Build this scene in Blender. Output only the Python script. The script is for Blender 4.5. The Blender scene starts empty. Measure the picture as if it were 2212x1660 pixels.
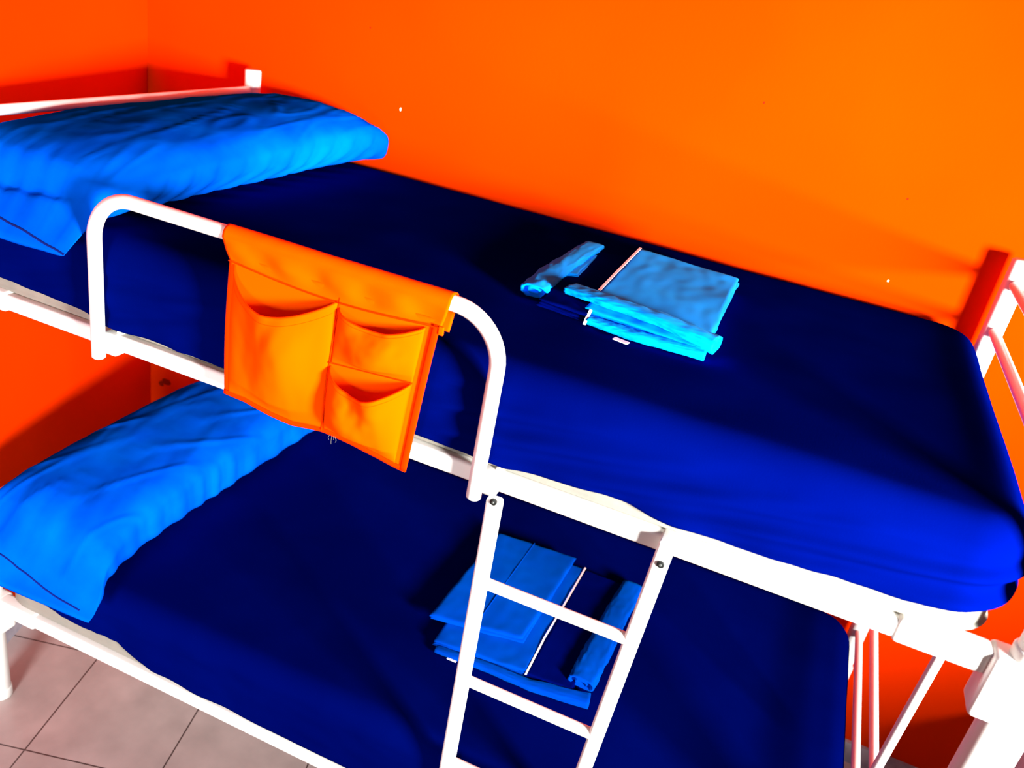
import bpy, bmesh, math, random
from mathutils import Vector, Matrix, noise
random.seed(7)
PI = math.pi
scene = bpy.context.scene
C = scene.collection

# ------------------------------------------------------------------ camera
cam_d = bpy.data.cameras.new('camera'); cam = bpy.data.objects.new('camera', cam_d); C.objects.link(cam)
R_ = Vector((0.91511967, 0.36509211, 0.17106647)); U_ = Vector((-0.30375046, 0.34529527, 0.88797907)); F_ = Vector((-0.26512571, 0.86456864, -0.42688339))
M = Matrix((R_, U_, -F_)).transposed().to_4x4(); M.translation = Vector((1.55932, -1.16600, 1.89360))
cam.matrix_world = M
cam_d.sensor_fit = 'HORIZONTAL'; cam_d.sensor_width = 36.0; cam_d.lens = 36.0*1855.4/2212.0
cam_d.clip_start = 0.02
cam_d.dof.use_dof = True; cam_d.dof.focus_distance = 1.65
cam_d.dof.aperture_fstop = (cam_d.lens/1000.0)/0.008
scene.camera = cam

# ------------------------------------------------------------------ world, light, exposure
w = bpy.data.worlds.new('world'); scene.world = w; w.use_nodes = True
bg = w.node_tree.nodes['Background']; bg.inputs[0].default_value = (0.80, 0.88, 1.0, 1); bg.inputs[1].default_value = 0.11

def area(name, loc, target, sx, sy, power, color):
    ld = bpy.data.lights.new(name, 'AREA'); ld.shape = 'RECTANGLE'; ld.size = sx; ld.size_y = sy
    ld.energy = power; ld.color = color
    o = bpy.data.objects.new(name, ld); C.objects.link(o); o.location = loc
    o.rotation_euler = (Vector(target)-Vector(loc)).to_track_quat('-Z', 'Y').to_euler()
    return o
k = area('window_daylight', (3.50, -1.15, 1.53), (1.25, 0.75, 1.62), 0.55, 0.55, 112, (1.0, 0.98, 0.95)); k.data.spread = math.radians(70)
k = area('head_end_fill', (1.15, -2.7, 1.00), (0.15, 0.0, 0.50), 0.6, 0.8, 17, (0.95, 0.97, 1.0)); k.data.spread = math.radians(60)  # added fill lamp brightening head-end pillows and floor, no known opening behind it
scene.cycles.caustics_reflective = False; scene.cycles.caustics_refractive = False

vs = scene.view_settings
vs.view_transform = 'Standard'; vs.look = 'None'; vs.exposure = 0.0; vs.gamma = 1.0; vs.use_curve_mapping = False

# ------------------------------------------------------------------ materials
def mat(name, base, rough=0.6, spec=0.5, metal=0.0, sheen=0.0, bump=None, coat=0.0, var=None, tint=None):
    m = bpy.data.materials.new(name); m.use_nodes = True
    nt = m.node_tree; b = nt.nodes['Principled BSDF']
    b.inputs['Base Color'].default_value = (*base, 1); b.inputs['Roughness'].default_value = rough
    b.inputs['Specular IOR Level'].default_value = spec; b.inputs['Metallic'].default_value = metal
    b.inputs['Sheen Weight'].default_value = sheen; b.inputs['Sheen Tint'].default_value = (0.0, 0.45, 1.0, 1); b.inputs['Coat Weight'].default_value = coat
    if tint: b.inputs['Specular Tint'].default_value = (*tint, 1)
    tc = nt.nodes.new('ShaderNodeTexCoord')
    if var:
        sc, col2, lo, hi = var
        n = nt.nodes.new('ShaderNodeTexNoise'); n.inputs['Scale'].default_value = sc; n.inputs['Detail'].default_value = 5
        nt.links.new(tc.outputs['Object'], n.inputs['Vector'])
        r = nt.nodes.new('ShaderNodeMapRange'); r.inputs[1].default_value = lo; r.inputs[2].default_value = hi
        nt.links.new(n.outputs['Fac'], r.inputs[0])
        mx = nt.nodes.new('ShaderNodeMix'); mx.data_type = 'RGBA'
        mx.inputs[6].default_value = (*base, 1); mx.inputs[7].default_value = (*col2, 1)
        nt.links.new(r.outputs[0], mx.inputs[0]); nt.links.new(mx.outputs[2], b.inputs['Base Color'])
    if bump:
        sc, st, dist = bump
        n = nt.nodes.new('ShaderNodeTexNoise'); n.inputs['Scale'].default_value = sc; n.inputs['Detail'].default_value = 6
        nt.links.new(tc.outputs['Object'], n.inputs['Vector'])
        bp = nt.nodes.new('ShaderNodeBump'); bp.inputs['Strength'].default_value = st; bp.inputs['Distance'].default_value = dist
        nt.links.new(n.outputs['Fac'], bp.inputs['Height']); nt.links.new(bp.outputs[0], b.inputs['Normal'])
    return m

M_white = mat('white_enamel', (0.86, 0.85, 0.80), 0.35, 0.5, bump=(60, 0.05, 0.002))
M_navy = mat('navy_cotton', (0.0, 0.0014, 0.074), 0.9, 0.0, bump=(350, 0.15, 0.001), var=(3, (0.0, 0.0022, 0.096), .4, .7))
M_blue = mat('blue_satin', (0.0, 0.085, 0.75), 0.5, 0.0, bump=(200, 0.06, 0.001), var=(6, (0.0, 0.125, 0.88), .4, .65))
M_lowlinen = mat('shade_darkened_linen', (0.0, 0.042, 0.42), 0.55, 0.0, sheen=0.15, bump=(200, 0.06, 0.001), var=(6, (0.0, 0.06, 0.50), .4, .65))  # linen blue darkened in colour to stand in for bottom-bunk shade
M_linen = mat('light_blue_cotton', (0.0, 0.20, 0.85), 0.6, 0.01, sheen=0.35, bump=(250, 0.1, 0.001), var=(9, (0.0, 0.25, 0.92), .4, .65))
M_stitch = mat('dark_blue_stitching', (0.0003, 0.012, 0.16), 0.8, 0.1)
M_pipe = mat('white_piping', (0.85, 0.85, 0.88), 0.6, 0.2)
M_matt = mat('cream_ticking', (0.26, 0.24, 0.20), 0.8, 0.1, bump=(40, 0.2, 0.004), var=(12, (0.20, 0.21, 0.18), .45, .7))
M_org = mat('orange_cotton', (0.95, 0.082, 0.0), 0.75, 0.0, sheen=0.0, bump=(300, 0.1, 0.001))
M_orgd = mat('orange_red_binding', (0.85, 0.030, 0.0), 0.8, 0.0)
M_bolt = mat('dark_bolt', (0.02, 0.022, 0.02), 0.4, 0.5, 0.6)
M_grey = mat('grey_steel', (0.12, 0.13, 0.12), 0.4, 0.5, 0.5)
M_cab = mat('pale_lavender_laminate', (0.50, 0.52, 0.75), 0.5, 0.3, var=(14, (0.40, 0.42, 0.6), .5, .75))
M_base = mat('grey_marble_skirting', (0.42, 0.40, 0.46), 0.35, 0.5, var=(18, (0.26, 0.25, 0.32), .45, .65))

# painted plaster, with the few chips and scuffs the photograph shows (world position on the wall)
def wall_mat(name, spots):
    m = mat(name, (0.78, 0.029, 0.0), 0.75, 0.0, bump=(90, 0.08, 0.003), var=(1.3, (0.78, 0.035, 0.0), .35, .7))
    nt = m.node_tree; b = nt.nodes['Principled BSDF']
    col = b.inputs['Base Color'].links[0].from_socket
    geo = nt.nodes.new('ShaderNodeNewGeometry')
    for (x, y, z, r, sq, c) in spots:
        nz = nt.nodes.new('ShaderNodeTexNoise'); nz.inputs['Scale'].default_value = 0.35/r; nt.links.new(geo.outputs['Position'], nz.inputs['Vector'])
        vm = nt.nodes.new('ShaderNodeVectorMath'); vm.operation = 'SUBTRACT'; vm.inputs[1].default_value = (x, y, z)
        nt.links.new(geo.outputs['Position'], vm.inputs[0])
        v2 = nt.nodes.new('ShaderNodeVectorMath'); v2.operation = 'MULTIPLY'; v2.inputs[1].default_value = (sq, 0, 1)
        nt.links.new(vm.outputs[0], v2.inputs[0])
        ln = nt.nodes.new('ShaderNodeVectorMath'); ln.operation = 'LENGTH'; nt.links.new(v2.outputs[0], ln.inputs[0])
        ma = nt.nodes.new('ShaderNodeMath'); ma.operation = 'MULTIPLY_ADD'; ma.inputs[1].default_value = r*1.2; ma.inputs[2].default_value = r*0.4
        nt.links.new(nz.outputs['Fac'], ma.inputs[0])
        lt = nt.nodes.new('ShaderNodeMath'); lt.operation = 'LESS_THAN'; nt.links.new(ln.outputs['Value'], lt.inputs[0]); nt.links.new(ma.outputs[0], lt.inputs[1])
        mx = nt.nodes.new('ShaderNodeMix'); mx.data_type = 'RGBA'; nt.links.new(lt.outputs[0], mx.inputs[0])
        nt.links.new(col, mx.inputs[6]); mx.inputs[7].default_value = (*c, 1); col = mx.outputs[2]
    nt.links.new(col, b.inputs['Base Color'])
    return m
chip = (0.8, 0.6, 0.5); dark = (0.25, 0.012, 0.002)
M_wallb = wall_mat('orange_painted_wall', [(0.436, 1, 1.508, .0055, 1.8, chip), (1.761, 1, 1.395, .0028, 1, chip),
    (1.367, 1, 1.722, .0030, 1.3, dark), (1.737, 1, 1.587, .0032, 1.0, dark), (0.32, 1, 1.696, .0022, 1, dark),
    (-0.375, 1, 0.392, .011, 1.0, dark), (-0.352, 1, 0.404, .011, 0.6, dark)])
M_wallh = wall_mat('orange_painted_head_wall', [])

def floor_mat():
    m = mat('beige_floor_tiles', (0.62, 0.53, 0.50), 0.28, 0.5, bump=(30, 0.03, 0.002))
    nt = m.node_tree; b = nt.nodes['Principled BSDF']
    tc = nt.nodes.new('ShaderNodeNewGeometry')
    mp = nt.nodes.new('ShaderNodeMapping'); mp.vector_type = 'TEXTURE'
    mp.inputs['Location'].default_value = (0.101, 0.227, 0); mp.inputs['Rotation'].default_value = (0, 0, math.radians(14.6))
    nt.links.new(tc.outputs['Position'], mp.inputs['Vector'])
    br = nt.nodes.new('ShaderNodeTexBrick'); br.offset = 0.0; br.squash = 1.0
    br.inputs['Scale'].default_value = 1.0; br.inputs['Brick Width'].default_value = 0.333; br.inputs['Row Height'].default_value = 0.333
    br.inputs['Mortar Size'].default_value = 0.0020; br.inputs['Mortar Smooth'].default_value = 0.1
    br.inputs['Color1'].default_value = (0.58, 0.45, 0.42, 1); br.inputs['Color2'].default_value = (0.53, 0.42, 0.39, 1); br.inputs['Mortar'].default_value = (0.10, 0.06, 0.055, 1)
    nt.links.new(mp.outputs[0], br.inputs['Vector'])
    n = nt.nodes.new('ShaderNodeTexNoise'); n.inputs['Scale'].default_value = 9; n.inputs['Detail'].default_value = 7
    nt.links.new(tc.outputs['Position'], n.inputs['Vector'])
    mr = nt.nodes.new('ShaderNodeMapRange'); mr.inputs[1].default_value = .3; mr.inputs[2].default_value = .7; mr.inputs[3].default_value = .82; mr.inputs[4].default_value = 1.1
    nt.links.new(n.outputs['Fac'], mr.inputs[0])
    mx = nt.nodes.new('ShaderNodeMix'); mx.data_type = 'RGBA'; mx.blend_type = 'MULTIPLY'; mx.inputs[0].default_value = 1
    nt.links.new(br.outputs['Color'], mx.inputs[6]); nt.links.new(mr.outputs[0], mx.inputs[7])
    nt.links.new(mx.outputs[2], b.inputs['Base Color'])
    return m
M_floor = floor_mat()

# ------------------------------------------------------------------ mesh helpers
def link(name, verts, faces, m, parent=None, smooth=True):
    me = bpy.data.meshes.new(name); me.from_pydata([tuple(v) for v in verts], [], faces); me.materials.append(m)
    if smooth:
        for p in me.polygons: p.use_smooth = True
    me.update()
    o = bpy.data.objects.new(name, me); C.objects.link(o)
    if parent is not None:
        o.parent = parent
        o.matrix_parent_inverse = Matrix.Translation(-Vector(parent.location))
    return o

def thing(name, label, cat, loc=(0, 0, 0), group=None):
    o = bpy.data.objects.new(name, None); C.objects.link(o); o.location = loc; o.empty_display_size = 0.05
    tag(o, label, cat, group); return o
def tag(o, label, cat, group=None):
    o['label'] = label; o['category'] = cat
    if group: o['group'] = group

class MB:
    def __init__(s): s.v = []; s.f = []
    def add(s, v, f):
        n = len(s.v); s.v += [Vector(a) for a in v]; s.f += [[i+n for i in q] for q in f]
    def box(s, c, d, bev=0.0, R=None):
        c = Vector(c); hx, hy, hz = [a/2 for a in d]
        if bev <= 0:
            v = [Vector((x*hx, y*hy, z*hz)) for x in (-1, 1) for y in (-1, 1) for z in (-1, 1)]
            f = [[0, 1, 3, 2], [4, 6, 7, 5], [0, 4, 5, 1], [2, 3, 7, 6], [0, 2, 6, 4], [1, 5, 7, 3]]
        else:
            # rounded box: three vertices rings per corner through cube grid projection
            n = 8; v = []; f = []; idx = {}
            ts = [-1, -.999, -.998, -.997, .997, .998, .999, 1]
            bv = bev
            def co(t, h):
                i = ts.index(t)
                return [-h, -h+bv*.3, -h+bv*.7, -h+bv, h-bv, h-bv*.7, h-bv*.3, h][i]
            def vert(a, b_, c_):
                k = (a, b_, c_)
                if k in idx: return idx[k]
                p = Vector((co(a, hx), co(b_, hy), co(c_, hz)))
                q = Vector((max(-hx+bv, min(hx-bv, p.x)), max(-hy+bv, min(hy-bv, p.y)), max(-hz+bv, min(hz-bv, p.z))))
                e = p-q
                if e.length > 1e-9: p = q+e.normalized()*bv
                idx[k] = len(v); v.append(p); return idx[k]
            for i in range(7):
                for j in range(7):
                    a0, a1, b0, b1 = ts[i], ts[i+1], ts[j], ts[j+1]
                    for sgn in (-1, 1):
                        for ax in range(3):
                            def K(a, b_):
                                return vert(*([sgn, a, b_] if ax == 0 else [b_, sgn, a] if ax == 1 else [a, b_, sgn]))
                            q = [K(a0, b0), K(a1, b0), K(a1, b1), K(a0, b1)]
                            f.append(q if sgn > 0 else q[::-1])
        if R is not None: v = [R @ p for p in v]
        s.add([p+c for p in v], f)
    def tube(s, pts, r, seg=20, cap=True, flat=1.0):
        pts = [Vector(p) for p in pts]; n = len(pts); rs = r if isinstance(r, (list, tuple)) else [r]*n
        t0 = (pts[1]-pts[0]).normalized(); a = Vector((0, 0, 1)) if abs(t0.z) < .9 else Vector((1, 0, 0))
        nrm = t0.cross(a).normalized(); v = []; f = []
        for i in range(n):
            t = (pts[min(i+1, n-1)]-pts[max(i-1, 0)]).normalized()
            nrm = (nrm-t*nrm.dot(t)).normalized(); b = t.cross(nrm)
            for k in range(seg):
                an = 2*PI*k/seg; v.append(pts[i]+nrm*math.cos(an)*rs[i]+b*math.sin(an)*rs[i]*flat)
        for i in range(n-1):
            for k in range(seg):
                f.append([i*seg+k, i*seg+(k+1) % seg, (i+1)*seg+(k+1) % seg, (i+1)*seg+k])
        if cap:
            f.append(list(range(seg))[::-1]); f.append([(n-1)*seg+k for k in range(seg)])
        s.add(v, f)
    def post(s, x, y, z0, z1, r, seg=24, dome=0.004):
        s.tube([(x, y, z0), (x, y, z0+dome*.3), (x, y, z0+dome), (x, y, z1-dome), (x, y, z1-dome*.4), (x, y, z1)],
               [r-dome, r-dome*.3, r, r, r-dome*.3, r-dome], seg)
    def build(s, name, m, parent=None, smooth=True, auto=True):
        o = link(name, s.v, s.f, m, parent, smooth)
        if auto and smooth:
            try: o.data.set_sharp_from_angle(angle=math.radians(50))
            except Exception: pass
        return o

def grid(fn, nu, nv):
    v = [Vector(fn(i/(nu-1), j/(nv-1))) for i in range(nu) for j in range(nv)]
    f = [[i*nv+j, (i+1)*nv+j, (i+1)*nv+j+1, i*nv+j+1] for i in range(nu-1) for j in range(nv-1)]
    return v, f
def N(x, y=0., z=0.): return noise.noise(Vector((x, y, z)))
def ss(a, b, x):
    t = max(0., min(1., (x-a)/(b-a))); return t*t*(3-2*t)
def lerp(a, b, t): return a+(b-a)*t
def interp(tab, x):
    if x <= tab[0][0]: return tab[0][1:]
    for p, q in zip(tab, tab[1:]):
        if x <= q[0]:
            t = (x-p[0])/(q[0]-p[0]); t = t*t*(3-2*t) if False else t
            return tuple(a+(b-a)*t for a, b in zip(p[1:], q[1:]))
    return tab[-1][1:]

# ------------------------------------------------------------------ setting
def struct(name, mb, m, smooth=False):
    o = mb.build(name, m, None, smooth); o['kind'] = 'structure'; return o
b = MB(); b.box((1.6, -0.4, -0.05), (5.6, 4.0, 0.1)); struct('floor', b, M_floor)
b = MB(); b.box((1.9, 1.05, 1.4), (5.0, 0.1, 2.8)); struct('wall_back', b, M_wallb)
# head wall, turned away from the bed
hd = Vector((0.302, -0.953, 0)).normalized(); hn = Vector((-hd.y, hd.x, 0)); hn = hn if hn.x > 0 else -hn
hc = Vector((-0.42, 1.0, 0))
Rh = Matrix((hd, hn, Vector((0, 0, 1)))).transposed()
b = MB(); b.box(hc+hd*1.1-hn*0.05+Vector((0, 0, 1.4)), (2.5, 0.1, 2.8), R=Rh); struct('wall_head', b, M_wallh)
b = MB(); b.box((1.99, 0.994, 0.035), (4.8, 0.012, 0.07)); struct('baseboard_back', b, M_base)
b = MB(); b.box(hc+hd*1.17+hn*0.006+Vector((0, 0, 0.037)), (2.3, 0.012, 0.074), R=Rh); struct('baseboard_head', b, M_base)

# ------------------------------------------------------------------ bunk bed frame
L, W, HU, HL = 2.0, 0.94, 1.1443, 0.3227
bed = thing('bunk_bed', 'white tubular metal bunk bed frame with guard rail and ladder along the orange wall', 'bunk bed', (1.0, 0.47, 0.0))
LF = L+.02
for (x, y) in ((0, 0), (0, W), (LF, 0), (L, W)):
    b = MB(); b.post(x, y, 0.0, 1.5279, 0.0228 if y > 0 else 0.0235)
    p = b.build('post', M_white, bed)
    for z in (HL-0.062, HU-0.062):                       # joint sleeves
        s = MB(); s.post(x, y, z, z+0.10, 0.0275, dome=0.003); s.build('joint_sleeve', M_white, p)
    s = MB(); s.post(x, y, 0.0, 0.03, 0.0262, dome=0.003); s.build('foot_cap', M_white, p)
for z in (HU, HL):
    for y in (0, W):
        b = MB(); b.box((L/2, y, z), (L-0.03, 0.030, 0.033), 0.007)
        r = b.build('side_rail', M_white, bed)
        for x in (0.088, L-0.092):
            s = MB(); s.box((x, y, z), (0.130, 0.037, 0.041), 0.008); s.build('rail_sleeve', M_white, r)
        for x in (0.0, L if y > 0 else LF):
            d = 1 if x == 0 else -1
            s = MB(); s.box((x+d*0.024, y-0.004, z-0.032), (0.052, 0.058, 0.106), 0.009); s.build('corner_bracket', M_white, r)
for x in (0, L):
    for (z, r) in ((1.4724, .0115), (1.3621, .0115), (0.6003, .0098), (0.4865, .0098)):
        b = MB(); b.tube([(x, 0.015, z), (x, W*.5, z), (x, W-.015, z)], r); b.build('end_rung', M_white, bed)
    for z in (HU+.002, HL-.0):
        b = MB(); b.box((x, .60, z), (.022, .74, .010), .003); b.build('end_rail', M_white, bed)
b = MB(); b.tube([(L, .265, 1.142), (L, .272, .947), (L, .302, .645), (L, .306, .60)], .0098); b.build('end_spindle', M_white, bed)
b = MB(); b.tube([(LF+.037, .0, 0.0), (LF+.037, .0, 1.03), (LF+.034, .0, 1.07)], .0130); b.build('foot_brace', M_white, bed)
for z in (HU, HL):                                       # sprung base of cross slats
    for k in range(12):
        x = 0.12+k*0.16
        b = MB(); b.box((x, W/2, z+0.012), (0.030, W-0.02, 0.006), 0.002); b.build('slat', M_white, bed)
# guard rail
gy = -0.031; ztop = HU+0.2878; gx0, gx1, gr = 0.400, 1.183, 0.085
pts = [(gx0, gy, 1.118), (gx0, gy, 1.2), (gx0, gy, ztop-gr)]
for k in range(1, 13):
    a = PI-k*PI/24; pts.append((gx0+gr+gr*math.cos(a), gy, ztop-gr+gr*math.sin(a)))
pts.append(((gx0+gx1)/2, gy, ztop))
for k in range(0, 13):
    a = PI/2-k*PI/24; pts.append((gx1-gr+gr*math.cos(a), gy, ztop-gr+gr*math.sin(a)))
pts += [(gx1, gy, 1.2), (gx1, gy, 1.118)]
rr = [0.0127]*len(pts)
b = MB(); b.tube([(gx0, gy, 1.112)]+[(gx0, gy, 1.115)]+pts[1:-1]+[(gx1, gy, 1.115), (gx1, gy, 1.112)], [0.010]+[0.0127]*(len(pts))+[0.010], 24)
g = b.build('guard_rail', M_white, bed)
for x in (gx0+.004, gx1+.004):
    s = MB(); s.box((x+.012, -0.004, HU-0.003), (0.034, 0.040, 0.044), 0.006)
    s.box((x+.020, 0.03, HU+0.021), (0.004, 0.075, 0.004)); s.build('rail_clamp', M_white, g)
# ladder
lad = MB()
xa = lambda z: lerp(1.2205, 1.2285, (1.13-z)/.62)
xb = lambda z: lerp(1.502, 1.472, (1.13-z)/.62)
ly = -0.031
for fx, zt in ((xa, 1.128), (xb, 1.163)):
    b = MB(); z0 = 0.31; x0, x1 = fx(z0), fx(zt); h = zt-z0
    R = Matrix.Rotation(math.atan2(x1-x0, h), 3, 'Y')
    b.box(((x0+x1)/2, ly, (z0+zt)/2), (0.0265, 0.020, h), 0.006, R)
    if zt > 1.15: b.box((x1, ly+.018, zt-.004), (0.0265, 0.052, 0.008), 0.003)
    st = b.build('ladder_stile', M_white, bed)
    s = MB(); zz = 1.126; xx = fx(zz)+.001
    s.tube([(xx, ly-.009, zz), (xx, ly-.0125, zz), (xx, ly-.0135, zz)], [0.0062, 0.0062, 0.0045], 18)
    bo = s.build('bolt', M_bolt, st); bo['label'] = 'dark hex bolt'
    s = MB(); s.tube([(xx, ly-.0134, zz), (xx, ly-.0145, zz)], [0.0026, 0.0018], 6); s.build('bolt_head', M_grey, st)
for z in (0.958, 0.735, 0.525, 0.36):
    b = MB(); b.tube([(xa(z)+.008, ly, z-.001), ((xa(z)+xb(z))/2, ly, z), (xb(z)-.008, ly, z+.001)], 0.0104); b.build('ladder_rung', M_white, bed)

# ------------------------------------------------------------------ mattresses and sheets
def rounded_loop(x0, x1, y0, y1, r, n=6, dens=0.012):
    """points (x, y, nx, ny) around a rounded rectangle, counter-clockwise from the front-left"""
    out = []
    def seg(ax, ay, bx, by, nx, ny):
        d = math.hypot(bx-ax, by-ay); k = max(2, int(d/dens))
        for i in range(k): t = i/k; out.append((ax+(bx-ax)*t, ay+(by-ay)*t, nx, ny))
    def arc(cx, cy, a0):
        k = 14
        for i in range(k):
            a = a0+PI/2*i/k; out.append((cx+r*math.cos(a), cy+r*math.sin(a), math.cos(a), math.sin(a)))
    seg(x0+r, y0, x1-r, y0, 0, -1); arc(x1-r, y0+r, -PI/2)
    seg(x1, y0+r, x1, y1-r, 1, 0); arc(x1-r, y1-r, 0)
    seg(x1-r, y1, x0+r, y1, 0, 1); arc(x0+r, y1-r, PI/2)
    seg(x0, y1-r, x0, y0+r, -1, 0); arc(x0+r, y0+r, PI)
    return out
def soft_box(x0, x1, y0, y1, z0, z1, rp, re, disp, hem=None, zc=None, closed=True, nside=16, dens=0.012):
    lp = rounded_loop(x0, x1, y0, y1, rp, dens=dens); n = len(lp)
    cy = (y0+y1)/2; rings = []
    # interior of the top: the loop shrunk towards the lengthwise centre line
    nin = 34
    for k in range(nin):
        t = 1-(k/nin)**1.0
        ring = []
        for (x, y, nx, ny) in lp:
            ix, iy = x-nx*re, y-ny*re
            hw = (y1-y0)/2-re
            sx0, sx1 = x0+re+hw*(1-t), x1-re-hw*(1-t)
            # map x range too
            fx = (ix-(x0+re))/((x1-re)-(x0+re))
            s = k/nin
            px = lerp((x0+x1)/2+(fx-.5)*(x1-x0-2*re-2*hw*.9), ix, s); py = lerp(cy, iy, s)
            ring.append((px, py, z1, 0, 0, 1))
        rings.append(ring)
    for k in range(0, 9):
        a = PI/2*k/8
        rings.append([(x-nx*re+nx*re*math.sin(a), y-ny*re+ny*re*math.sin(a), z1-re+re*math.cos(a), nx*math.sin(a), ny*math.sin(a), math.cos(a)) for (x, y, nx, ny) in lp])
    for k in range(1, nside+1):
        ring = []
        for i, (x, y, nx, ny) in enumerate(lp):
            zb = hem(x, y, i/n) if hem else z0+.009
            zz = lerp(z1-re, zb, k/nside)
            ring.append((x, y, zz, nx, ny, 0))
        rings.append(ring)
    if closed:
        for k in range(1, 6):
            a = PI/2*k/5; rb = .009
            rings.append([(x-nx*rb+nx*rb*math.cos(a), y-ny*rb+ny*rb*math.cos(a), z0+rb-rb*math.sin(a), nx*math.cos(a), ny*math.cos(a), -math.sin(a)) for (x, y, nx, ny) in lp])
    v = []; f = []
    for ring in rings:
        for (x, y, z, nx, ny, nz) in ring:
            d = disp(x, y, z, nx, ny, nz)
            v.append(Vector((x+nx*d, y+ny*d, z+nz*d)))
    for k in range(len(rings)-1):
        for i in range(n):
            j = (i+1) % n
            f.append([k*n+i, (k+1)*n+i, (k+1)*n+j, k*n+j])
    if closed:
        f.append([(len(rings)-1)*n+i for i in range(n)][::-1])
    return v, f

def weld(o, d=.0006):
    bm = bmesh.new(); bm.from_mesh(o.data); bmesh.ops.remove_doubles(bm, verts=bm.verts, dist=d); bm.to_mesh(o.data); bm.free()
def thicken(o, t, off=-1):
    m = o.modifiers.new('thickness', 'SOLIDIFY'); m.thickness = t; m.offset = off

X0, X1, Y0, Y1 = 0.030, 1.972, -0.002, 0.984
def mattress_disp(seed):
    def d(x, y, z, nx, ny, nz):
        e = 0.0025*N(x*5+seed, y*5, z*9)
        if nz < -.01: return 0.0
        if nz <= 0.2: e += 0.003*N(x*14+seed, y*14, z*10)
        return e-0.004
    return d
def sheet_disp(seed, side):
    def d(x, y, z, nx, ny, nz):
        e = 0.0035*N(x*2.2+seed, y*2.2, 3)+0.001*N(x*9+seed, y*9, 1)+.0025
        if nz < .6:
            s = 1-max(0, nz)/.6
            e += s*side(x, y, z, nx, ny)
        return e
    return d
# upper
v, f = soft_box(X0, X1, Y0, Y1, HU+.0168, 1.338, .085, .045, mattress_disp(1))
mu = link('mattress', v, f, M_matt); mu.data.name = 'mattress_upper'
tag(mu, 'cream foam mattress on the top bunk, mostly under a navy sheet', 'mattress', 'bunk bed mattresses')
def hem_u(x, y, s):
    tab = [(0.0, 1.205), (.14, 1.194), (.31, 1.187), (.40, 1.172), (.66, 1.173), (1.22, 1.1745), (1.26, 1.180), (1.42, 1.188), (1.50, 1.177), (1.6, 1.180), (1.74, 1.192), (1.84, 1.194), (1.916, 1.206), (1.98, 1.24)]
    h = interp(tab, x)[0]
    return lerp(h, 1.20, ss(.05, .25, y))+.0015*N(x*30, y*30)
def side_u(x, y, z, nx, ny):
    if ny > .5: return 0.
    t = (z-1.17)/.17
    e = 0.0
    # long soft folds pulled along the front
    e += 0.0060*math.sin(22*(t*1.0-1.15*x)+3*N(x*1.5, 0, 2))*math.exp(-((t-.35)/.35)**2)*ss(.9, 1.3, x)
    e += 0.0060*N(x*2.6, z*30-x*6, 5)+0.0034*N(x*8, z*55-x*11, 8)
    e += 0.004*math.sin(PI*max(0, min(1, t)))
    e += 0.0025*ss(.3, 0, t)*math.sin(x*34+4*N(x*2.2, 0, 9))
    return e
v, f = soft_box(X0-.004, X1+.006, Y0-.006, Y1+.003, HU, 1.342, .09, .05, sheet_disp(4, side_u), hem=hem_u, closed=False, nside=26, dens=.008)
su = link('fitted_sheet', v, f, M_navy); weld(su); thicken(su, .0012)
tag(su, 'navy blue fitted sheet stretched over the top bunk mattress', 'sheet', 'navy fitted sheets')
# lower
v, f = soft_box(X0, X1, Y0, Y1-.03, HL+.0168, .500, .085, .040, mattress_disp(7))
ml = link('mattress', v, f, M_matt)
tag(ml, 'cream foam mattress on the bottom bunk, mostly under a navy sheet', 'mattress', 'bunk bed mattresses')
def hem_l(x, y, s):
    tab = [(0.0, .45), (.06, .435), (.14, .418), (.19, .392), (.26, .385), (.396, .383), (.5, .352), (.666, .344), (2.0, .344)]
    h = interp(tab, x)[0]
    return lerp(h, .40, ss(.05, .25, y))+.004*N(x*45, y*30)*ss(.6, .3, x)
def side_l(x, y, z, nx, ny):
    if ny > .5: return 0.
    return 0.0030*N(x*3+9, z*24-x*4, 5)+.0015*N(x*12, z*40, 2)+.0015*math.sin(x*30+4*N(x*2, 0, 4))
v, f = soft_box(X0-.004, X1+.006, Y0-.006, Y1-.027, HL, .505, .09, .045, sheet_disp(14, side_l), hem=hem_l, closed=False, nside=22, dens=.008)
sl = link('fitted_sheet', v, f, M_navy); weld(sl); thicken(sl, .0012)
tag(sl, 'navy blue fitted sheet stretched over the bottom bunk mattress', 'sheet', 'navy fitted sheets')

# ------------------------------------------------------------------ pillows
def pillow(stations, ny, nc, wr, tail, lift=lambda y, px: 0.0):
    """stations: y, xback, xfront, zbot, ztop, exponent"""
    v = []; f = []
    ys = [stations[0][0]+(stations[-1][0]-stations[0][0])*i/(ny-1) for i in range(ny)]
    for i, y in enumerate(ys):
        xb_, xf_, zb_, zt_, ex = interp_smooth(stations, y)
        cx, cz, ax, az = (xb_+xf_)/2, (zb_+zt_)/2, (xf_-xb_)/2, (zt_-zb_)/2
        for k in range(nc):
            a = 2*PI*k/nc; c, s = math.cos(a), math.sin(a)
            px = math.copysign(abs(c)**(2/ex), c); pz = math.copysign(abs(s)**(2/ex), s)
            if pz < 0: pz *= 1.0
            n = Vector((c*az/max(ax, .001), 0, s)); n.normalize()
            d = wr(y, a, px, pz)*min(1., az/.03)
            v.append(Vector((cx+px*ax+n.x*d, y+tail(y, px, pz), cz+pz*az+n.z*d+lift(y, px))))
    for i in range(ny-1):
        for k in range(nc):
            j = (k+1) % nc; f.append([i*nc+k, (i+1)*nc+k, (i+1)*nc+j, i*nc+j])
    f.append(list(range(nc))); f.append([(ny-1)*nc+k for k in range(nc)][::-1])
    return v, f
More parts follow.
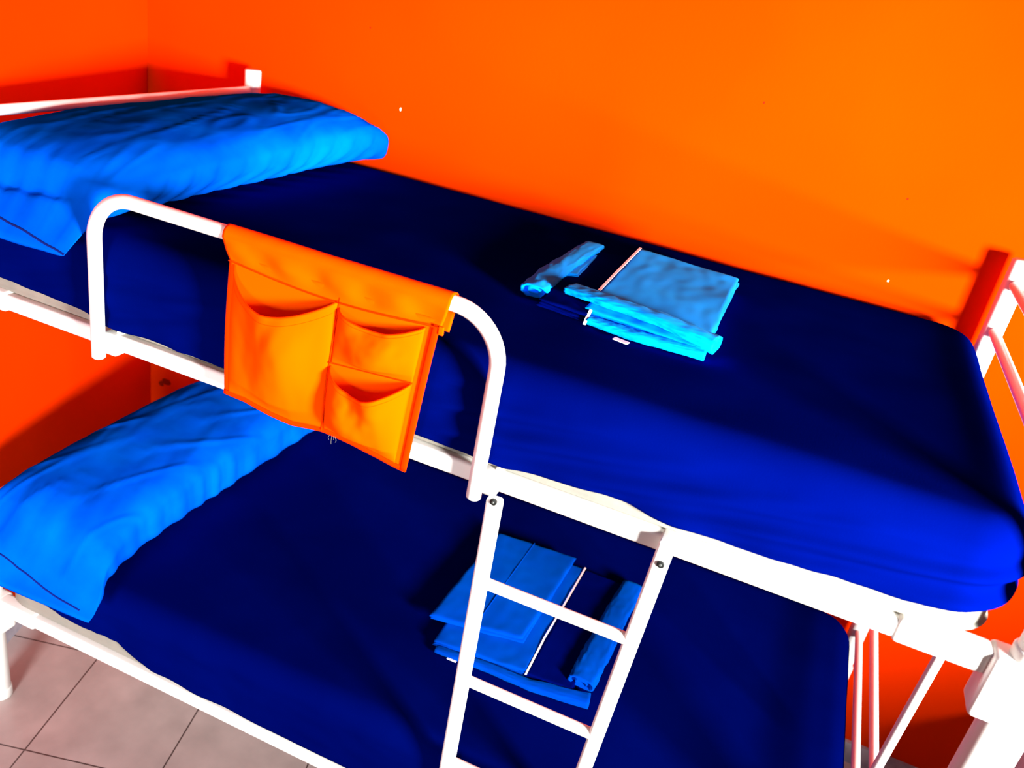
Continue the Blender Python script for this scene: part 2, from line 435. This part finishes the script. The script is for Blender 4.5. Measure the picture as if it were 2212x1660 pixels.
def interp_smooth(tab, y):
    # Catmull-Rom through the stations
    n = len(tab)
    for i in range(n-1):
        if y <= tab[i+1][0] or i == n-2:
            p1, p2 = tab[i], tab[i+1]; p0 = tab[max(0, i-1)]; p3 = tab[min(n-1, i+2)]
            h = p2[0]-p1[0]; t = max(0, min(1, (y-p1[0])/h)); out = []
            for q in range(1, len(p1)):
                m1 = (p2[q]-p0[q])/max(1e-6, (p2[0]-p0[0]))*h; m2 = (p3[q]-p1[q])/max(1e-6, (p3[0]-p1[0]))*h
                out.append((2*t**3-3*t**2+1)*p1[q]+(t**3-2*t**2+t)*m1+(-2*t**3+3*t**2)*p2[q]+(t**3-t**2)*m2)
            return out
UP = [(-.084, .02, .372, 1.312, 1.319, 3.0), (-.068, .02, .374, 1.321, 1.336, 3.0), (-.036, .01, .377, 1.340, 1.364, 2.8), (-.010, .0, .380, 1.349, 1.390, 2.6), (.032, -.01, .398, 1.351, 1.448, 2.5),
      (.15, -.015, .402, 1.351, 1.475, 2.6), (.35, -.018, .398, 1.351, 1.485, 2.7), (.60, -.018, .400, 1.351, 1.489, 2.7),
      (.80, -.010, .405, 1.351, 1.491, 2.6), (.91, .005, .412, 1.352, 1.490, 2.7), (.958, .02, .420, 1.354, 1.472, 3.0), (.979, .03, .422, 1.362, 1.452, 4.0)]
def wr_u(y, a, px, pz):
    low = max(0, 1-abs(a-5.75)/1.0) if a > PI else max(0, 1-(a+2*PI-5.75)/1.3)
    g = math.sin(y*74+1.2*math.sin(a*1.5)+5*N(y*3, 0, 1)-7*(a if a < PI else a-2*PI))
    e = .0048*low*max(-.4, g)*(0.5+ss(0.0, .2, y)*.6)*(1 if y < .93 else .5)
    e += .0026*N(y*6+px*2, px*3, pz*3)+.0008*N(y*20+px*6, px*4, 3)
    r = 1-abs(N(y*5+px*3.2, px*2.2-y*1.5, 7))*6
    e += .002*max(0, r)*max(0, pz)
    if pz > 0: e -= .020*math.exp(-((y+.004-.012*px)/.012)**2)*ss(.85, .45, px)
    e += .004*ss(.12, -.06, y)*math.sin(px*17+3*N(px*2, y*4))
    return e
v, f = pillow(UP, 170, 150, wr_u, lambda y, px, pz: 0.012*px*ss(.05, -.1, y)-.0)
pu = link('pillow', v, f, M_blue)
tag(pu, 'plump bright blue pillow at the head of the top bunk', 'pillow', 'blue pillows')
LP = [(-.097, .02, .402, .484, .490, 3.0), (-.078, .02, .402, .494, .505, 3.0), (-.042, .015, .390, .505, .560, 3.0), (.015, .008, .368, .511, .640, 3.2),
      (.15, .004, .348, .511, .664, 3.6), (.42, 0.0, .345, .511, .668, 3.8), (.70, .0, .352, .511, .664, 3.8), (.86, .005, .356, .512, .645, 3.4),
      (.925, .02, .36, .520, .61, 3.2), (.945, .03, .36, .53, .58, 3.0)]
def wr_l(y, a, px, pz):
    aa = a if a < PI else a-2*PI
    fr = math.exp(-((aa+.15)/.55)**2)
    g = math.sin(y*80+5*N(y*3+4, 0, 1)+1.5*aa)
    e = .0034*fr*max(-.5, g)
    e += .0026*N(y*6+px*2+3, px*3, pz*3)+.0012*N(y*18+px*6, px*4, 5)
    r = 1-abs(N(y*4.5-px*1.6+2, px*1.0, 9))*7
    e += .0032*max(0, r)*max(0, pz)
    e += .0045*ss(.16, -.06, y)*math.sin(px*13+3*N(px*2+5, y*4))
    return e
v, f = pillow(LP, 170, 150, wr_l, lambda y, px, pz: 0.021*(px-.6)*ss(.02, -.1, y), lambda y, px: ss(.01, -.09, y)*(.018+.030*(1-px)/2))
pl = link('pillow', v, f, M_blue)
tag(pl, 'boxy bright blue pillow at the head of the bottom bunk', 'pillow', 'blue pillows')
# stitched hem lines on both pillowcases
def ribbon(pts, wd, nrm, th=.0008):
    b = MB(); nrm = Vector(nrm)
    for p, q in zip(pts, pts[1:]):
        p, q = Vector(p), Vector(q); t = (q-p).normalized(); s = t.cross(nrm).normalized()*wd/2; n = nrm*th
        vv = [p-s, p+s, q+s, q-s, p-s+n, p+s+n, q+s+n, q-s+n]
        b.add(vv, [[0, 3, 2, 1], [4, 5, 6, 7], [0, 1, 5, 4], [1, 2, 6, 5], [2, 3, 7, 6], [3, 0, 4, 7]])
    return b

def surface_line(o, path, lift):
    """drop points along -Z on the object's mesh and lift them a little"""
    from mathutils.bvhtree import BVHTree
    bv = BVHTree.FromPolygons([vv.co[:] for vv in o.data.vertices], [p.vertices[:] for p in o.data.polygons])
    out = []
    for (x, y) in path:
        h = bv.ray_cast(Vector((x, y, 3.0 if lift < 1 else 1.0)), Vector((0, 0, -1)))
        if h[0] is not None: out.append((h[0]+h[1]*lift, h[1]))
    return out
def seam_on(o, path, wd, name, m, parent, lift=.0006):
    pts = surface_line(o, path, lift); b = MB(); vs_ = []; fs = []
    for i, (p, n) in enumerate(pts):
        t = (pts[min(i+1, len(pts)-1)][0]-pts[max(i-1, 0)][0]).normalized(); s = t.cross(n).normalized()*wd/2
        vs_ += [p-s-n*.001, p-s, p+s, p+s-n*.001]
    for i in range(len(pts)-1):
        a = i*4
        for k in range(3): fs.append([a+k, a+k+1, a+k+5, a+k+4])
    return link(name, vs_, fs, m, parent)
s = seam_on(pu, [(0.04+.34*i/40, -.066+.006*math.sin(i/9)) for i in range(41)], .004, 'hem_stitching', M_stitch, pu); s['label'] = 'dark hem stitching'
s = seam_on(pl, [(0.04+.33*i/40, -.078+.004*math.sin(i/7)) for i in range(41)], .0035, 'hem_stitching', M_stitch, pl); s['label'] = 'dark hem stitching'

# ------------------------------------------------------------------ folded bed linen
def slab(c, z, h, seed=0, nu=50, nv=50, wav=.0012, edge=.006, jag=.0026):
    """soft cloth layer over a quad c = four (x, y) corners, rounded edges"""
    def P(u, v_):
        x = (1-u)*(1-v_)*c[0][0]+u*(1-v_)*c[1][0]+u*v_*c[2][0]+(1-u)*v_*c[3][0]
        y = (1-u)*(1-v_)*c[0][1]+u*(1-v_)*c[1][1]+u*v_*c[2][1]+(1-u)*v_*c[3][1]
        return x+jag*N(x*22+seed, y*22, 1), y+jag*N(x*22+seed, y*22, 4)
    lu = max(.01, math.dist(c[0], c[1])); lv = max(.01, math.dist(c[0], c[3]))
    def rnd(t, l):
        d = min(t, 1-t)*l
        return 1.0 if d >= edge else math.sqrt(max(0, 1-(1-d/edge)**2))
    def dist(n):                      # denser near the edges
        return [.5-.5*math.cos(PI*i/(n-1)) for i in range(n)]
    U, V = dist(nu), dist(nv); v = []; f = []
    zz = z if callable(z) else (lambda x, y: z)
    for s in (1, -1):
        for a in U:
            for b_ in V:
                x, y = P(a, b_); k = rnd(a, lu)*rnd(b_, lv)
                w_ = wav*N(x*12+seed, y*12, 2)+wav*.5*N(x*40+seed, y*30, 6)
                v.append(Vector((x, y, zz(x, y)+h/2+s*h/2*k+(w_ if s > 0 else 0)*k)))
    n = nu*nv
    for i in range(nu-1):
        for j in range(nv-1):
            q = [i*nv+j, (i+1)*nv+j, (i+1)*nv+j+1, i*nv+j+1]
            f.append(q); f.append([n+t for t in q[::-1]])
    for i in range(nu-1):
        for (j, fl) in ((0, 0), (nv-1, 1)):
            q = [i*nv+j, n+i*nv+j, n+(i+1)*nv+j, (i+1)*nv+j]; f.append(q[::-1] if fl else q)
    for j in range(nv-1):
        for (i, fl) in ((0, 1), (nu-1, 0)):
            q = [i*nv+j, n+i*nv+j, n+i*nv+j+1, i*nv+j+1]; f.append(q[::-1] if fl else q)
    return v, f
def stack(name, c, z, layers, h, m, parent, seed, spread=.004, slope=0.0, **kw):
    b = MB()
    for k in range(layers):
        j = [(p[0]+random.uniform(-spread, spread), p[1]+random.uniform(-spread, spread)) for p in c] if k < layers-1 else c
        v, f = slab(j, (lambda x, y, k=k: z+k*h*.92+slope*((y-.30)-.5*(x-1.2))*(k+1)/layers), h, seed+k, edge=h*1.1 if h < .012 else h*.6, **kw); b.add(v, f)
    return b.build(name, m, parent, auto=False)
def bar(pts, wd, th, name, m, parent):
    """flat ribbon with thickness through 3D points"""
    b = MB()
    v = []; f = []
    P_ = [Vector(p) for p in pts]
    for i, p in enumerate(P_):
        t = (P_[min(i+1, len(P_)-1)]-P_[max(i-1, 0)]).normalized(); s = t.cross(Vector((0, 0, 1))).normalized()*wd/2
        v += [p-s, p+s, p+s+Vector((0, 0, th)), p-s+Vector((0, 0, th))]
    for i in range(len(P_)-1):
        for k in range(4):
            f.append([i*4+k, i*4+(k+1) % 4, i*4+4+(k+1) % 4, i*4+4+k])
    f.append([0, 1, 2, 3][::-1]); q = (len(P_)-1)*4; f.append([q, q+1, q+2, q+3])
    b.add(v, f); return b.build(name, m, parent, smooth=False)

ZU = 1.3478
lu_ = thing('folded_sheet', 'folded light blue and navy sheet with white piping on the top bunk', 'folded sheet', (1.28, .5, ZU), 'folded sheet sets')
# bottom layers
stack('blue_panel', [(1.222, .292), (1.452, .262), (1.445, .725), (1.216, .735)], ZU, 4, .0065, M_linen, lu_, 3, wav=.0022, slope=.030)
o = stack('navy_panel', [(1.135, .285), (1.236, .268), (1.222, .715), (1.128, .690)], ZU, 3, .006, M_navy, lu_, 21, wav=.0016); o['label'] = 'navy middle panel'
bar([(1.2165, .728, ZU+.0385), (1.2175, .60, ZU+.0350), (1.2185, .50, ZU+.0325), (1.2205, .385, ZU+.0295)], .0055, .0012, 'piping', M_pipe, lu_)['label'] = 'white piping'
bar([(1.234, .292, ZU+.020), (1.236, .262, ZU+.012), (1.2365, .252, ZU+.004)], .0055, .0015, 'piping', M_pipe, lu_)['label'] = 'white piping'
b = MB(); b.box((1.312, .232, ZU+.003), (.028, .012, .0016), 0, Matrix.Rotation(-.2, 3, 'Z')); b.build('care_label', M_pipe, lu_)['label'] = 'white care label'
# the long front fold rolled over the panel
def roll(path, name, m, parent, seed, ends=True):
    """flattened roll of cloth along a path of (x, y, z, half width, half height)"""
    v = []; f = []; n = 60; nc = 44
    for i in range(n):
        t = i/(n-1)*(len(path)-1); k = min(int(t), len(path)-2); u = t-k
        p = [lerp(a, b_, u) for a, b_ in zip(path[k], path[k+1])]
        q0, q1 = Vector(path[k][:3]), Vector(path[k+1][:3]); tt = (q1-q0).normalized(); s = tt.cross(Vector((0, 0, 1))).normalized()
        for j in range(nc):
            a = 2*PI*j/nc; c, sn = math.cos(a), math.sin(a)
            e = 1+.12*N(i*.12+seed, c*2, sn*2)+.10*N(i*.33+seed, c*4, sn*4)
            v.append(Vector(p[:3])+s*p[3]*math.copysign(abs(c)**.75, c)*e+Vector((0, 0, p[4]*math.copysign(abs(sn)**.75, sn)*e)))
    for i in range(n-1):
        for j in range(nc):
            j2 = (j+1) % nc; f.append([i*nc+j, i*nc+j2, (i+1)*nc+j2, (i+1)*nc+j])
    # hollow, layered ends: the ring folds inwards
    for (r0, sg, tv) in ((0, 1, Vector(path[1][:3])-Vector(path[0][:3])), ((n-1)*nc, -1, Vector(path[-2][:3])-Vector(path[-1][:3]))):
        cen = sum((v[r0+j] for j in range(nc)), Vector())/nc; base = r0; tv = tv.normalized()
        for (sc_, dp) in ((.86, -.001), (.74, .010), (.52, .010), (.42, -.0005), (.28, .009)):
            st = len(v)
            for j in range(nc): v.append(cen+(v[r0+j]-cen)*sc_+tv*dp)
            for j in range(nc):
                j2 = (j+1) % nc; q = [base+j, st+j, st+j2, base+j2]; f.append(q if sg > 0 else q[::-1])
            base = st
        f.append([base+j for j in range(nc)][::-1 if sg > 0 else 1])
    return link(name, v, f, m, parent)
roll([(1.172, .352, ZU+.0285, .024, .008), (1.25, .330, ZU+.033, .024, .0085), (1.36, .312, ZU+.034, .024, .009), (1.468, .292, ZU+.024, .026, .014)], 'front_fold', M_linen, lu_, 2)
roll([(1.238, .272, ZU+.008, .014, .007), (1.34, .262, ZU+.009, .015, .009), (1.455, .268, ZU+.010, .016, .009)], 'under_fold', M_linen, lu_, 5)
roll([(1.110, .322, ZU+.0125, .027, .0115), (1.107, .43, ZU+.018, .026, .010), (1.112, .56, ZU+.022, .024, .008), (1.118, .70, ZU+.026, .023, .005)], 'end_band', M_linen, lu_, 8)
stack('end_layers', [(1.128, .455), (1.150, .470), (1.142, .640), (1.136, .640)], ZU+.012, 3, .0035, M_linen, lu_, 30, nu=14, nv=30)

ZL = .5108
ll_ = thing('folded_sheet', 'folded blue and navy sheet with white piping on the bottom bunk behind the ladder', 'folded sheet', (1.25, .47, ZL), 'folded sheet sets')
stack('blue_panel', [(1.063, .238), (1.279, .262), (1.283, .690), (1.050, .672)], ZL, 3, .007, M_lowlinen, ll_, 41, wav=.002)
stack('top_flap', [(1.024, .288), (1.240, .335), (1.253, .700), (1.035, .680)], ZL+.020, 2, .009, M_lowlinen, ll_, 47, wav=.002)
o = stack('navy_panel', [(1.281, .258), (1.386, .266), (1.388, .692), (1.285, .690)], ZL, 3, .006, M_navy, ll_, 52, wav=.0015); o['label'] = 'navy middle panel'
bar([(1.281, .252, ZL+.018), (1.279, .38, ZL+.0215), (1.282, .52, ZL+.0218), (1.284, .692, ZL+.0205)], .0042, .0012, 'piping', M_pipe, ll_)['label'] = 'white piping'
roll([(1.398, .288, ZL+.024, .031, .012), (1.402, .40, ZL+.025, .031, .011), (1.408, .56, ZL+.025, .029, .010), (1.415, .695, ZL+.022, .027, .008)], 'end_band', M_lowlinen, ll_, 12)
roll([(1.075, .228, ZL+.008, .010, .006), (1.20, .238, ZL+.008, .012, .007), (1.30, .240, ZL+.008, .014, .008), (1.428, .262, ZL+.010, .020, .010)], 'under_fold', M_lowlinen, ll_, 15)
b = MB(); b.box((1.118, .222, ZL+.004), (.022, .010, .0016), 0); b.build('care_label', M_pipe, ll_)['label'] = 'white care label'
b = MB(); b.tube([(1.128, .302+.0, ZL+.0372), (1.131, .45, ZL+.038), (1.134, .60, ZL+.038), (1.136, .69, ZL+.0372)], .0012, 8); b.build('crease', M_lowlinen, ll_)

# ------------------------------------------------------------------ hanging pocket organiser
org = thing('pocket_organizer', 'orange fabric organizer with three pockets hung over the white guard rail', 'organizer', (.89, gy-.02, 1.13))
PX0, PX1 = .699, 1.087
def bottom(x):
    return interp([(.69, 1.150), (.70, 1.150), (.745, 1.150), (.80, 1.140), (.84, 1.1355), (.90, 1.144), (.96, 1.142), (1.01, 1.137), (1.05, 1.130), (1.09, 1.126)], x)[0]
def xr(u, t):                       # t = 0 at the bottom, 1 at the flap
    return lerp(lerp(.699, .702, t), lerp(1.064, 1.087, t), u)
def panel_y(u, t): return -.0475-.004*math.sin(PI*t)-.003*math.sin(u*9+2*t)*(1-t)
def fn(u, t):
    x = xr(u, t); zb = bottom(x); z = lerp(zb, 1.405, t)
    return (x, panel_y(u, t), z)
v, f = grid(fn, 60, 50); o = link('back_panel', v, f, M_org, org); thicken(o, .0016, 0)
# wrap over the rail: profile round the tube, front drop and rear drop
RR = .0127+.0032
def wrap(u, t):
    x = lerp(.684, 1.0975, u)
    Lf, La, Lr = .045, PI*RR, .055; s = t*(Lf+La+Lr)
    pz = .002*N(x*9, s*20, 3)+.0008*N(x*30, s*60)
    if s < Lf:
        k = s/Lf; x = lerp(lerp(.704, 1.089, u), x, k**.7)
        z = lerp(1.395-.012*math.sin(PI*u), ztop, k); y = gy-RR-.001-.004*(1-k)*(math.sin(u*PI)*.6+.4)-pz*(.5+math.sin(PI*k))
        y -= .003*math.sin(u*26+z*40)*math.sin(PI*k)
        y = min(y, gy-RR+.0005)
    elif s < Lf+La:
        a = PI-(s-Lf)/RR; y = gy+math.cos(a)*(RR+pz*.6); z = ztop+math.sin(a)*(RR+pz*.6)
    else:
        k = (s-Lf-La)/Lr; y = gy+RR-.000; z = ztop-k*Lr; x = lerp(x, lerp(.70, 1.085, u), k*.6)
    return (x, y, z)
v, f = grid(wrap, 90, 60); o = link('rail_flap', v, f, M_org, org); thicken(o, .0016, -1)
def pocket(name, u0, u1, zb, zt, bulge, sag, seed, shift=0., skew=0.):
    def fn(u, t):
        uu = lerp(u0, u1, u)
        sg = sag*math.sin(PI*min(1, max(0, u**(1+shift))))**(.8)
        top = zt(u)-sg
        z = lerp(zb(u), top, t)
        T = min(1, max(0, (z-1.14)/.265))
        x = xr(uu, T)
        prof = math.sin(PI*u)**.65
        tt = (.30+.70*math.sin(min(1., t*1.02)*PI*.56))*min(1, t*7+.0)
        fold = 1+.45*N(u*2.4+seed, t*1.6)+.05*N(u*8+seed, t*5)
        fold += .16*math.sin(8*(u+skew*t)+seed)*(1-t*.4)
        y = panel_y(uu, T)-.0022-bulge*prof*tt*fold
        return (x, y, z)
    v, f = grid(fn, 64, 56); o = link(name, v, f, M_org, org); thicken(o, .0014, 0)
    # hem band along the opening
    edge = [Vector(fn(i/50, 1.0)) for i in range(51)]
    b = MB(); b.tube(edge, .0011, 8)
    b.build('pocket_hem', M_orgd, o)
    st = MB(); st.tube([Vector(fn(i/50, .93))+Vector((0, -.0006, 0)) for i in range(51)], .0004, 6); st.build('stitching', M_orgd, o)
    return o
US = .545
pocket('large_pocket', .03, US, lambda u: bottom(xr(lerp(.03, US, u), 0))+.006, lambda u: lerp(1.390, 1.386, u), .038, .052, 1.0, -.25, .35)
pocket('small_pocket', US+.01, .945, lambda u: lerp(1.279, 1.292, u), lambda u: lerp(1.375, 1.388, u), .024, .020, 4.2, .0, -.3)
pocket('small_pocket', US+.01, .945, lambda u: bottom(xr(lerp(US, .945, u), 0))+.006, lambda u: lerp(1.272, 1.290, u), .040, .032, 6.1, .0, .25)
def line_part(name, pts, r, m): b = MB(); b.tube(pts, r, 8); return b.build(name, m, org)
line_part('divider_seam', [Vector((xr(US+.003, t), panel_y(US, t)-.0035, lerp(1.145, 1.392, t))) for t in [i/20 for i in range(21)]], .0012, M_orgd)
line_part('flap_seam', [Vector((lerp(.704, 1.089, i/30), gy-RR-.0075-.002*math.sin(PI*i/30), 1.396-.012*math.sin(PI*i/30))) for i in range(31)], .0009, M_orgd)
line_part('pocket_seam', [Vector((xr(lerp(US, .945, i/20), .52), panel_y(.7, .52)-.004, lerp(1.278, 1.291, i/20))) for i in range(21)], .0009, M_orgd)
def bind(u, t):
    T = lerp(0, .97, t); x = xr(1, T)-.010+u*.012; return (x, panel_y(1, T)-.003-.001*math.sin(u*PI), lerp(bottom(x)-.001, 1.398, t))
v, f = grid(bind, 6, 30); o = link('side_binding', v, f, M_orgd, org); thicken(o, .001, 0); o['label'] = 'red-orange side binding'
def bindb(u, t):
    x = xr(u, 0); return (x, panel_y(u, 0)-.0022, bottom(x)-.003+t*.009)
v, f = grid(bindb, 60, 4); o = link('bottom_binding', v, f, M_orgd, org); thicken(o, .0012, 0); o['label'] = 'red-orange bottom binding'
b = MB()
for (dx, l) in ((-.004, .010), (0, .017), (.003, .007), (.006, .011)):
    x = .921+dx; b.tube([(x, -.050, 1.143), (x+dx*.6, -.051, 1.143-l*.5), (x+dx*.3, -.050, 1.143-l)], .0002, 5)
b.build('loose_threads', M_matt, org)
b = MB(); b.box((1.0915, -.052, 1.391), (.008, .004, .014), .001); b.build('fabric_tab', M_org, org)

# ------------------------------------------------------------------ cabinet at the right edge
cb = thing('cabinet', 'pale lavender low cabinet by the back wall, right of the bunk bed foot', 'cabinet', (2.70, .78, 0))
b = MB(); b.box((2.70, .79, .20), (.50, .38, .40), .006); b.build('body', M_cab, cb)
b = MB(); b.box((2.70, .596, .20), (.47, .014, .34), .004); d = b.build('door', M_cab, cb)
b = MB(); b.tube([(2.52, .576, .18), (2.52, .570, .20), (2.52, .576, .30)], .005); b.build('handle', M_white, d)
